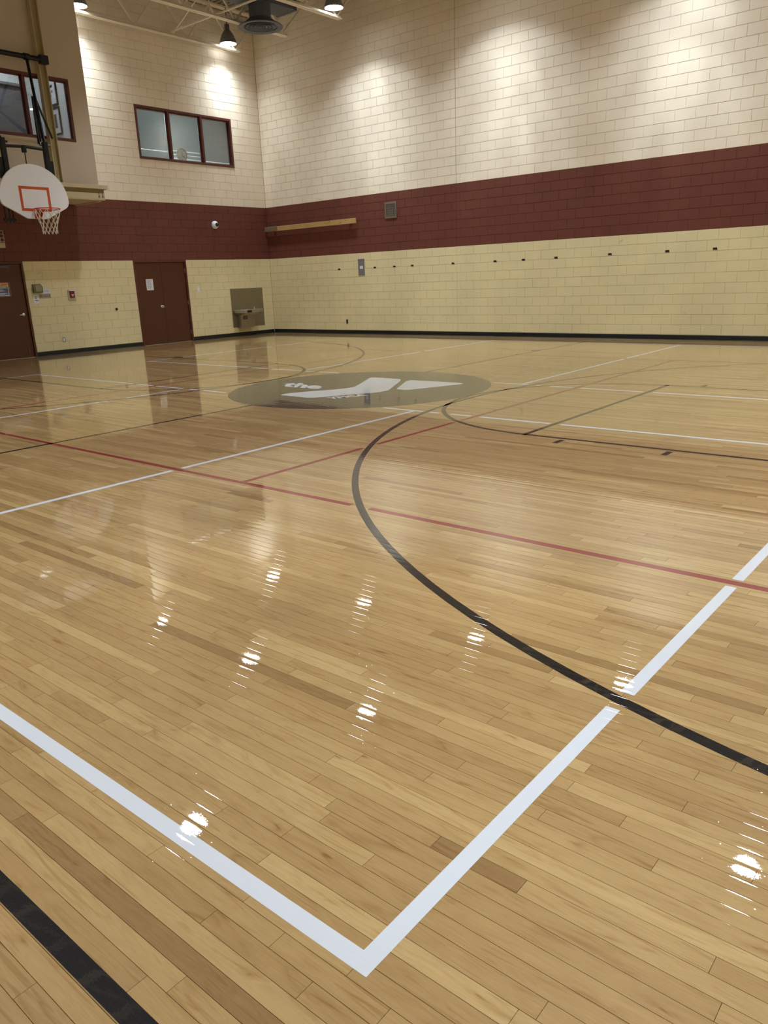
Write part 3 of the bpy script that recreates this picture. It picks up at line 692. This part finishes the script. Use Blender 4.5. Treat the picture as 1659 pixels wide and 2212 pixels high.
for (x_, y_) in ((.2, -7.3), (.2, -9.6)):  # unseen lights added to brighten the upper room
    t = thing('office_ceiling_light', 'unseen flat ceiling light added inside the upper room behind the left window', 'ceiling light', (x_, y_, 6.55), 'added ceiling lights in the upper room')
    MB().bbox((x_-.3, y_-.3, 6.55), (x_+.3, y_+.3, 6.6), .01).build('housing', WHITEP, t)
    MB().box((x_-.27, y_-.27, 6.543), (x_+.27, y_+.27, 6.55)).build('diffuser', mat('office_lens', (1, 1, 1, 1), .5, emit=(.93, .97, 1, 1), es=12), t)
# room and blinds behind window_2
mb = MB(); mb.box((-1.6, -4.4, 4.3), (-.21, -.7, 4.35)); mb.box((-1.6, -4.4, 6.3), (-.21, -.7, 6.35)); mb.box((-1.65, -4.4, 4.3), (-1.6, -.7, 6.35)); mb.box((-1.6, -.75, 4.35), (-.21, -.7, 6.3)); mb.box((-1.6, -4.45, 4.3), (-.21, -4.4, 6.35))
tag(mb.build('wall_rear_room', OFFICEW), kind='structure')
t = thing('office_ceiling_light', 'long white ceiling light behind the blinds of the wide window', 'ceiling light', (-1.3, -2.4, 6.2))
MB().bbox((-1.45, -3.9, 6.22), (-1.1, -1.2, 6.29), .01).build('housing', WHITEP, t); MB().box((-1.42, -3.8, 6.205), (-1.13, -1.3, 6.22)).build('diffuser', mat('office_tube', (1, 1, 1, 1), .5, emit=(.95, .98, 1, 1), es=16), t)
for bi, (y0, y1, gaps, lb) in enumerate(((-4.09, -3.09, (4.83,), 'left horizontal blind behind the wide window'), (-3.08, -2.06, (4.86, 4.79, 4.70, 4.68), 'middle horizontal blind behind the clock in the wide window'), (-2.05, -0.98, (4.69,), 'right horizontal blind behind the wide window'))):
    t = thing('window_blind', lb, 'blind', (-.19, (y0+y1)/2, 4.6), 'blinds in the wide window'); s_ = MB(); z = 4.645
    while z < 5.72:
        if not any(abs(z-g) < .012 for g in gaps):
            tl = .0085*math.sin(z*37+bi); x_ = -.185
            s_.add([(x_-.008, y0, z-.0115), (x_+.008, y0, z+.0115+tl*.2), (x_+.008, y1, z+.0115+tl*.2), (x_-.008, y1, z-.0115), (x_-.010, y0, z-.0115), (x_+.006, y0, z+.0115), (x_+.006, y1, z+.0115), (x_-.010, y1, z-.0115)],
                   [(0, 1, 2, 3), (7, 6, 5, 4), (0, 4, 5, 1), (2, 6, 7, 3)])
        z += .0225
    o = s_.build('slats', BLINDM, t); tag(o, kind='stuff')
    MB().bbox((-.21, y0, 5.715), (-.165, y1, 5.745), .002).build('head_rail', WHITEP, t); MB().bbox((-.20, y0, 4.623), (-.172, y1, 4.635), .002).build('bottom_rail', WHITEP, t)
# wall clock resting on the sill inside the glass
t = thing('wall_clock', 'round wall clock leaning inside the middle pane of the wide window', 'clock', (-.1, -2.69, 4.62))
cy_, cz_, cx_ = -2.69, 4.775, -.155
MB().lathe([(.158, .0), (.165, .028), (.150, .034), (.143, .022), (.143, .010), (0, .010), (0, 0)], (cx_, cy_, cz_), 36, axis='x').build('rim', mat('clock_rim', srgb(98, 92, 88), .4), t, smooth=True)
MB().lathe([(0, .0), (.143, .0), (.143, .004), (0, .004)], (cx_+.011, cy_, cz_), 36, axis='x').build('dial', WHITEP, t)
for ang, ln, wd in ((92, .085, .009), (-38, .115, .007)):
    a = math.radians(ang); MB().sqtube((cx_+.019, cy_, cz_), (cx_+.019, cy_+ln*math.cos(a), cz_+ln*math.sin(a)), .004, wd*2, upv=(0, -math.sin(a), math.cos(a))).build('hand', DARK, t)
for hnum in range(1, 13):
    a = math.radians(90-30*hnum); cc = (cy_+.118*math.cos(a), cz_+.118*math.sin(a)); s_ = .026
    lettering(str(hnum), None, None, None, 'numeral', DARK, None, 0, 1, .01, map3=lambda u, v, h, cc=cc, s_=s_, wn=len(str(hnum)): Vector((cx_+.0152+.0015*h, cc[0]+(u-.5)*s_*.65*wn, cc[1]+(v-.35)*s_))).parent = t
for o in t.children:
    if o.name.startswith('numeral'): o.location = -t.location; o['kind'] = 'stuff'
MB().lathe([(0, 0), (.008, 0), (.008, .01), (0, .01)], (cx_+.016, cy_, cz_), 12, axis='x').build('hub', DARK, t)

# ================================================================== DOORS
def door(name, op, leaves, handle_y, handle_z, hinges, lever=False):
    a0, a1, _, z1 = op; root = empty(name, (0, (a0+a1)/2, 0)); tag(root, kind='structure'); ft = .05
    f = MB(); f.bbox((-.15, a0+.001, 0), (.014, a0+ft, z1-.001), .003); f.bbox((-.15, a1-ft, 0), (.014, a1-.001, z1-.001), .003); f.bbox((-.15, a0+ft, z1-ft), (.014, a1-ft, z1-.001), .003)
    f.box((-.09, a0+ft, 0), (-.075, a0+ft+.015, z1-ft)); f.box((-.09, a1-ft-.015, 0), (-.075, a1-ft, z1-ft)); f.box((-.09, a0+ft, z1-ft-.015), (-.075, a1-ft, z1-ft))
    f.build('door_frame', DOORM if name == 'door_1' else FRAMEM, root)
    lv_ = [MB().bbox((-.07, l0, .012), (-.025, l1, z1-ft-.004), .003).build('door_leaf', DOORM, root) for (l0, l1) in leaves]
    for (hy, hz) in hinges: MB().tube([(-.016, hy, hz-.055), (-.016, hy, hz+.055)], .009, 8).build('hinge', METAL, root)
    h = MB(); xh = -.025
    h.lathe([(.036, 0), (.036, .006), (.03, .012), (.013, .016), (.012, .045), (0, .05)], (xh, handle_y, handle_z), 18, axis='x')
    if lever: h.tube([(xh+.045, handle_y, handle_z), (xh+.05, handle_y-.03, handle_z), (xh+.05, handle_y-.11, handle_z-.006)], [.011, .011, .009], 8)
    else: h.lathe([(.012, .03), (.026, .04), (.03, .055), (.022, .07), (0, .073)], (xh, handle_y, handle_z), 18, axis='x')
    h.build('door_handle', CHROME, lv_[0], smooth=True)
    MB().box((-.15, a0+ft, 0), (-.0, a1-ft, .009)).build('threshold', METAL, root)
    return root
dm = -3.8525
door('door_2', D2, [(D2[0]+.052, dm-.0015), (dm+.0015, D2[1]-.052)], dm-.085, .965, [(y_, z_) for y_ in (D2[0]+.051, D2[1]-.051) for z_ in (.25, 1.03, 1.86)])
d1 = door('door_1', D1, [((D1[0]+D1[1])/2+.0015, D1[1]-.052), (D1[0]+.052, (D1[0]+D1[1])/2-.0015)], -7.69, .97, [], True)
MB().bbox((-.024, -8.9, 2.0), (.02, -7.86, 2.045), .004).build('door_closer', GREYM, d1)
MB().tube([(-.02, -7.70, .07), (-.008, -7.70, .10), (-.006, -7.705, .20)], .007, 8).build('door_stop', METAL, d1)
MB().box((-.17, -9.4, -.1), (-.16, -7.5, ZL+.1)).box((-.17, -4.7, -.1), (-.16, -3.0, ZL+.1)).build('backing', DARK, wall_left)
# notice on door_2, poster on door_1
def sheet(name, label, cat, x, y0, y1, z0, z1, lines=(), th=.0012, m_=PAPER, slots=None, lm=INK):
    t = thing(name, label, cat, (x, (y0+y1)/2, z0)); MB().bbox((x, y0, z0), (x+th, y1, z1), .0004).build('sheet', m_, t)
    if lines:
        b = MB()
        for (a, c, zf, hh) in lines: w_ = y1-y0; h_ = z1-z0; b.box((x+th, y0+w_*a, z0+h_*zf), (x+th+.0006, y0+w_*c, z0+h_*(zf+hh)))
        tag(b.build('print', lm, t), kind='stuff')
    return t
sheet('door_notice', 'white printed notice taped to the brown double door', 'notice', -.0248, -4.335, -4.125, 1.39, 1.67, [(.12, .8 - .1*(i % 3), .85-.085*i, .022) for i in range(9)])
t = thing('poster', 'colourful framed poster on the brown door at the left edge', 'poster', (-.024, -8.2, 1.38))
MB().bbox((-.0245, -8.62, 1.37), (-.012, -7.90, 1.70), .003).build('pocket', mat('poster_pocket', srgb(120, 80, 60), .3), t)
MB().bbox((-.012, -8.60, 1.40), (-.010, -7.945, 1.68), .0005).build('sheet', PAPER, t)
for z0, z1, c, nm in ((1.625, 1.672, srgb(205, 120, 70), 'orange band'), (1.595, 1.625, srgb(190, 165, 110), 'tan band'), (1.545, 1.595, srgb(84, 130, 130), 'teal band'), (1.47, 1.545, srgb(86, 74, 112), 'purple band'), (1.41, 1.47, srgb(92, 128, 176), 'blue band')):
    MB().box((-.010, -8.59, z0), (-.0094, -7.955, z1)).build('print_band', mat('poster_'+nm.split()[0], c, .5), t)['label'] = nm
b = MB()
for zz, a in ((1.645, -8.1), (1.57, -8.0), (1.525, -8.06), (1.50, -8.02), (1.45, -8.0), (1.43, -8.05)): b.box((-.0094, -8.55, zz), (-.0089, a, zz+.009))
tag(b.build('print', PAPER, t), kind='stuff')

# ================================================================== things on the left wall
def wbox(name, x0, x1, y0, y1, z0, z1, m_, parent, bev=.003): return MB().bbox((x0, y0, z0), (x1, y1, z1), bev).build(name, m_, parent)
t = thing('dispenser_box', 'olive green wall box above the taped papers by the left door', 'wall box', (0, -7.3, 1.44))
MB().prism([(-7.40, 1.63), (-7.40, 1.45), (-7.385, 1.435), (-7.20, 1.435), (-7.185, 1.45), (-7.185, 1.57), (-7.235, 1.635)], .002, .075, axis='x').build('housing', GREENB, t)
MB().prism([(-7.365, 1.61), (-7.365, 1.465), (-7.215, 1.465), (-7.205, 1.565), (-7.25, 1.61)], .075, .088, axis='x').build('cover', GREENL, t)
sheet('taped_paper', 'small white paper taped right of the olive wall box', 'paper', .001, -7.155, -6.975, 1.415, 1.52, [(.15, .85, .62, .07), (.15, .8, .4, .07)])
t = sheet('engraved_sign', 'grey engraved sign below the olive wall box', 'sign', .001, -7.26, -6.985, 1.31, 1.415, m_=mat('sign_grey', srgb(168, 162, 150), .4, metal=.3), th=.006)
b = MB()
for i in range(7):
    y0 = -7.235+i*.034; b.box((.007, y0, 1.335), (.0075, y0+.006, 1.385)); b.box((.007, y0, 1.335 if i % 2 else 1.378), (.0075, y0+.02, 1.342 if i % 2 else 1.385))
    if i % 3 == 0: b.box((.007, y0+.014, 1.345), (.0075, y0+.02, 1.38))
tag(b.build('lettering', DARK, t), kind='stuff')
sheet('taped_paper', 'white paper with three dark lines taped under the olive wall box', 'paper', .001, -7.41, -7.28, 1.20, 1.405, [(.28, .62, .68, .07), (.25, .6, .5, .07), (.25, .85, .3, .07)], lm=mat('dark_print', srgb(70, 72, 90), .8))
t = thing('fire_alarm', 'red fire alarm pull station under a clear cover on the yellow wall', 'fire alarm', (0, -6.46, 1.24))
wbox('cover', .001, .02, -6.56, -6.36, 1.235, 1.485, CLEARP, t, .008); wbox('pull_station', .02, .055, -6.515, -6.405, 1.29, 1.45, REDP, t, .006)
wbox('hood', .02, .062, -6.535, -6.39, 1.45, 1.472, WHITEP, t); MB().box((.055, -6.49, 1.355), (.058, -6.43, 1.372)).box((.055, -6.468, 1.325), (.058, -6.452, 1.356)).build('pull_handle', WHITEP, t)
t = thing('power_outlet', 'steel power outlet low on the yellow wall left of the double door', 'outlet', (0, -6.825, .28)); wbox('plate', .001, .006, -6.865, -6.785, .275, .395, METAL, t, .002)
MB().bbox((.006, -6.842, .30), (.009, -6.808, .37), .002).build('receptacle', WHITEP, t)
t = thing('wall_stop', 'small dark door stop knob on the yellow wall left of the double door', 'door stop', (0, -5.31, .97)); MB().lathe([(.03, .001), (.03, .012), (.018, .018), (.020, .045), (.012, .05), (0, .05)], (0, -5.31, .97), 16, axis='x').build('knob', DARK, t, smooth=True)
t = thing('light_switch', 'white light switch right of the brown double door', 'light switch', (0, -2.715, 1.3)); wbox('plate', .001, .006, -2.76, -2.67, 1.30, 1.425, WHITEP, t, .002); wbox('toggle', .006, .014, -2.722, -2.708, 1.345, 1.38, WHITEP, t, .002)
t = thing('security_camera', 'white round security camera on the maroon stripe', 'camera', (0, -1.94, 3.04))
MB().lathe([(.105, .001), (.105, .03), (.10, .045), (.075, .075), (.05, .09), (.05, .088), (0, .088)], (0, -1.94, 3.045), 28, axis='x').build('housing', WHITEP, t, smooth=True)
MB().lathe([(.052, .086), (.045, .105), (.025, .12), (0, .124)], (0, -1.93, 3.05), 24, axis='x').build('lens_dome', DARK, t, smooth=True)
t = thing('cover_plate', 'square maroon painted cover plate beside the basketball net', 'cover plate', (0, -6.44, 2.92)); wbox('plate', .001, .008, -6.50, -6.39, 2.92, 3.06, MAROON, t, .002)
# caged speaker / exit light at the left edge
t = thing('caged_wall_unit', 'tan wire-caged wall unit on the maroon stripe at the left edge', 'wall unit', (0, -8.1, 2.4))
wbox('housing', .001, .07, -8.45, -7.88, 2.42, 2.53, BEIGE, t, .01); wbox('lamp_face', .001, .04, -8.45, -7.96, 2.55, 2.77, CLEARP, t, .01)
b = MB()
for i in range(7): y_ = -8.40+i*.083; b.tube([(.001, y_, 2.79), (.09, y_, 2.78), (.09, y_, 2.53)], .006, 6)
for z_ in (2.55, 2.63, 2.71, 2.78): b.tube([(.001, -7.90, z_), (.09, -7.90, z_), (.09, -8.45, z_)], .006, 6)
b.build('wire_guard', BEIGE, t)
# drinking fountain
t = thing('drinking_fountain', 'stainless steel drinking fountain on a steel wall panel by the corner', 'drinking fountain', (0, -1.1, .25))
wbox('wall_panel', .001, .009, -1.61, -.395, .25, 1.335, DSTEEL, t, .002)
b = MB(); b.prism([(.009, .24), (.16, .24), (.24, .60), (.24, .66), (.009, .66)], -1.45, -.93, axis='y'); fixnormals(b.build('cabinet', METAL, t))
out = [(.009, -1.56), (.34, -1.56), (.42, -1.50), (.46, -1.38), (.46, -.98), (.42, -.80), (.33, -.71), (.009, -.69)]
b = MB(); n = len(out); vs = []
for sc_, zz in ((.86, .605), (1, .66), (1.0, .735), (.97, .745), (.88, .745), (.80, .70), (.3, .69)):
    cx_, cy_ = .22, -1.13
    vs += [((.009 if x_ < .01 and sc_ > .9 else cx_+(x_-cx_)*sc_), cy_+(y_-cy_)*sc_, zz) for x_, y_ in out]
fs = [(i*n+j, i*n+(j+1) % n, (i+1)*n+(j+1) % n, (i+1)*n+j) for i in range(6) for j in range(n)]+[tuple(range(n))[::-1], tuple(6*n+j for j in range(n))]
b.add(vs, fs); fixnormals(b.build('basin', METAL, t))
MB().tube([(.12, -.86, .735), (.12, -.86, .79), (.16, -.90, .80)], [.016, .014, .010], 10).build('spout', CHROME, t, smooth=True)
wbox('push_bar', .461, .474, -1.42, -1.26, .665, .725, DARK, t, .004); wbox('grille', .222, .236, -1.40, -1.24, .47, .58, GREYM, t)

# ================================================================== things on the right wall
t = thing('wall_plank', 'long pine plank fixed across the maroon stripe in the corner', 'plank', (1.8, 0, 2.9))
MB().bbox((.005, -.11, 2.89), (3.58, -.065, 3.02), .004).build('board', PINE, t)
MB().bbox((.005, -.115, 2.90), (.55, -.1101, 3.015), .002).build('worn_end', mat('weathered_wood', srgb(120, 104, 86), .7, noise=.2), t)
for x_ in (.3, 1.8, 3.3): wbox('standoff', x_, x_+.09, -.065, -.001, 2.90, 3.01, PINE, t)
b = MB()
for x_, z_ in ((.22, 2.965), (2.62, 2.99), (3.02, 2.93), (1.5, 2.97), (3.2, 2.975)): b.box((x_, -.1165, z_), (x_+.03, -.11, z_+.012))
b.build('knots', DARK, t)
t = thing('vent_grille', 'grey metal vent grille on the maroon stripe of the right wall', 'vent', (4.72, 0, 2.93))
g_ = MB(); x0, x1, z0, z1 = 4.53, 4.92, 2.93, 3.32
g_.bbox((x0, -.02, z0), (x1, -.001, z0+.045), .003); g_.bbox((x0, -.02, z1-.045), (x1, -.001, z1), .003); g_.bbox((x0, -.02, z0+.045), (x0+.045, -.001, z1-.045), .003); g_.bbox((x1-.045, -.02, z0+.045), (x1, -.001, z1-.045), .003)
g_.build('frame', METAL, t); wbox('back_plate', x0+.045, x1-.045, -.004, -.001, z0+.045, z1-.045, GREY, t)
for i in range(5):
    zz = z0+.075+i*.055; MB().box((x0+.045, -.014, zz), (x1-.045, -.006, zz+.012)).build('bar', METAL, t)
for i in range(3):
    xx = x0+.115+i*.075; MB().box((xx, -.016, z0+.045), (xx+.01, -.006, z1-.045)).build('bar', METAL, t)
t = thing('access_panel', 'narrow grey metal panel with a small white sticker on the right wall', 'panel', (3.63, 0, 1.55)); wbox('plate', 3.52, 3.745, -.008, -.001, 1.555, 1.98, GREY, t, .002)
wbox('sticker', 3.585, 3.69, -.0095, -.008, 1.725, 1.80, PAPER, t, .0005)
b = MB()
for x_ in (3.535, 3.73):
    for z_ in (1.57, 1.765, 1.965): b.lathe([(.009, 0), (.008, .004), (0, .005)], (x_, -.013, z_), 8, axis='y')
b.build('screws', DARK, t)
t = thing('power_outlet', 'dark outlet low on the right wall under the grey panel', 'outlet', (3.01, 0, .28)); wbox('plate', 2.975, 3.045, -.006, -.001, .275, .395, GREYM, t, .002); wbox('receptacle', 2.99, 3.03, -.009, -.006, .295, .375, DARK, t)
hx = [2.81, 4.11, 4.78, 5.37, 6.64, 7.85, 8.61, 9.44, 10.71, 11.94, 12.88]
ordn = ['left of the grey metal panel', 'first right of the grey metal panel', 'second right of the grey metal panel', 'third right of the grey metal panel', 'fourth right of the grey metal panel', 'fifth right of the grey metal panel', 'sixth right of the grey metal panel', 'fourth from the right end of the row', 'third from the right end of the row', 'second from the right end of the row', 'at the right end of the row']
for i, x_ in enumerate(hx):
    z_ = 1.742 if i < 7 else (1.752 if i == 7 else 1.765)
    o = MB().prism([(x_-.045, z_-.02), (x_+.045, z_-.022), (x_+.03, z_+.022), (x_-.045, z_+.02)], -.003, -.0003, axis='y').build('tape_tab', DARK, at=(x_, 0, z_))
    fixnormals(o); tag(o, 'small black tape tab on the right wall, '+ordn[i], 'tape tab', 'black tape tabs along the right wall')

# ================================================================== BASKETBALL GOAL
HY = -8.33; XB = 2.55; ZR = 2.978
goal = thing('basketball_goal', 'white fan-shaped basketball backboard with orange rim on a black folding frame', 'basketball goal', (XB, HY, 2.83))
pr = [(-.20, 2.83), (.20, 2.83), (.62, 3.045), (.665, 3.085), (.685, 3.14)]
for i in range(0, 31):
    a = math.radians(6*i); pr.append((.69*math.cos(a), 3.17+.65*math.sin(a)))
pr += [(-.685, 3.14), (-.665, 3.085), (-.62, 3.045)]
bb_ = fixnormals(MB().prism([(HY+a, b_) for a, b_ in pr], XB-.03, XB+.02, axis='x').build('backboard', BOARDW, goal))
f = MB(); X1 = XB+.02; X2 = XB+.0225; zb, zt, hw, lw = 2.965, 3.415, .305, .05
f.box((X1, HY-hw, zb), (X2, HY+hw, zb+lw)); f.box((X1, HY-hw, zt-lw), (X2, HY+hw, zt)); f.box((X1, HY-hw, zb+lw), (X2, HY-hw+lw, zt-lw)); f.box((X1, HY+hw-lw, zb+lw), (X2, HY+hw, zt-lw))
f.build('target_square', ORANGE, bb_)
RC = XB+.02+.15+.2285
ring = MB().tube([(RC+.2365*math.cos(2*math.pi*i/40), HY+.2365*math.sin(2*math.pi*i/40), ZR) for i in range(40)], .0095, 10, closed=True)
rim_ = ring.build('rim', RIMO, goal, smooth=True)
br = MB(); br.bbox((XB+.023, HY-.065, 2.83), (XB+.035, HY+.065, 2.99), .003)
br.add([(XB+.035, HY-.065, 2.985), (XB+.035, HY+.065, 2.985), (RC-.22, HY+.09, 2.985), (RC-.22, HY-.09, 2.985), (XB+.035, HY-.065, 2.97), (XB+.035, HY+.065, 2.97), (RC-.22, HY+.09, 2.97), (RC-.22, HY-.09, 2.97)], [(0, 1, 2, 3), (7, 6, 5, 4), (0, 4, 5, 1), (1, 5, 6, 2), (2, 6, 7, 3), (3, 7, 4, 0)])
for s_ in (-1, 1): br.prism([(XB+.035, 2.97), (XB+.035, 2.84), (XB+.16, 2.97)], HY+s_*.06-.004, HY+s_*.06+.004, axis='y')
fixnormals(br.build('rim_bracket', RIMO, goal))
net = MB(); lev = [(0, .2365), (.10, .215), (.19, .180), (.28, .150), (.36, .135), (.44, .138)]
for k_ in range(12):
    for sg in (-1, 1):
        pts = []
        for j, (dz, r_) in enumerate(lev):
            a = 2*math.pi*(k_+sg*(j % 2)*.5)/12
            pts.append((RC+r_*math.cos(a), HY+r_*math.sin(a), ZR-.012-dz))
        net.tube(pts, .0055, 5)
o = net.build('net', NETM, rim_, smooth=True)
for s_ in (-1, 1):
    y_ = HY+s_*.42
    MB().bbox((XB-.13, y_-.045, 3.02), (XB-.045, y_+.045, 4.26), .006).build('mast', BLACKM, goal)
    MB().bbox((XB-.16, y_-.06+s_*.06, 3.55), (XB-.08, y_+.06+s_*.06, 3.92), .006).build('mast_plate', BLACKM, goal)
cb = MB()
for zz, r_ in ((4.12, .028), (3.63, .036)): cb.tube([(XB-.09, HY-.42, zz), (XB-.09, HY, zz+.02), (XB-.09, HY+.42, zz)], r_, 10)
cb.tube([(XB-.09, HY-.42, 3.05), (XB-.09, HY+.42, 3.05)], .03, 10)
for s_ in (-1, 1): cb.tube([(XB-.09, HY+s_*.42-.10, 4.20), (XB-.09, HY+s_*.42+.10, 4.20)], .02, 8)
cb.build('cross_bar', BLACKM, goal, smooth=True)
MB().tube([(XB-.07, HY-.02, 4.14), (XB-.07, HY-.02, 3.70), (XB-.05, HY, 3.62)], .010, 8).bbox((XB-.12, HY-.06, 4.03), (XB-.05, HY+.02, 4.16), .01).build('height_screw', BLACKM, goal)
lw_ = MB()
for y_ in (HY-.60, HY-.52, HY-.45): lw_.tube([(XB-.07, y_, 2.75), (XB-.07, y_, 3.1)], .014, 8)
lw_.bbox((XB-.10, HY-.64, 2.78), (XB-.06, HY-.40, 2.83), .004); lw_.build('lower_bracket', BLACKM, goal)
XP = XF+.145+.052
sp = MB().tube([(XP, -9.66, 6.03), (XP, -7.0, 6.03)], .048, 12); sp.build('upper_pipe', BLACKM, goal, smooth=True)
for y_ in (-7.05, -9.62): MB().bbox((XF+.147, y_-.09, 5.95), (XP+.055, y_+.09, 6.11), .006).build('pipe_clamp', BLACKM, goal)
st = MB()
for s_ in (-1, 1):
    ya, yb_ = HY+s_*.92, HY+s_*.42
    A = Vector((XP, ya, 6.03)); B_ = Vector((XB-.09, yb_, 4.22)); Kn = A.lerp(B_, .47)
    st.tube([A, Kn, B_], .030, 10); st.tube([A+Vector((0, -.05, 0)), A+Vector((0, .05, 0))], .065, 12)
    st.tube([Kn, (XP, ya+s_*.30, 4.55)], .022, 8); st.tube([Kn, (XF+.03, ya+s_*.12, 4.50)], .022, 8); st.tube([Kn+Vector((0, -s_*.05, 0)), B_+Vector((-.12, -s_*.05, .02))], .022, 8)
    st.tube([(XB-.10, yb_, 3.25), (XF+.215, yb_, 3.66)], .028, 8)
st.build('support_strut', BLACKM, goal, smooth=True)
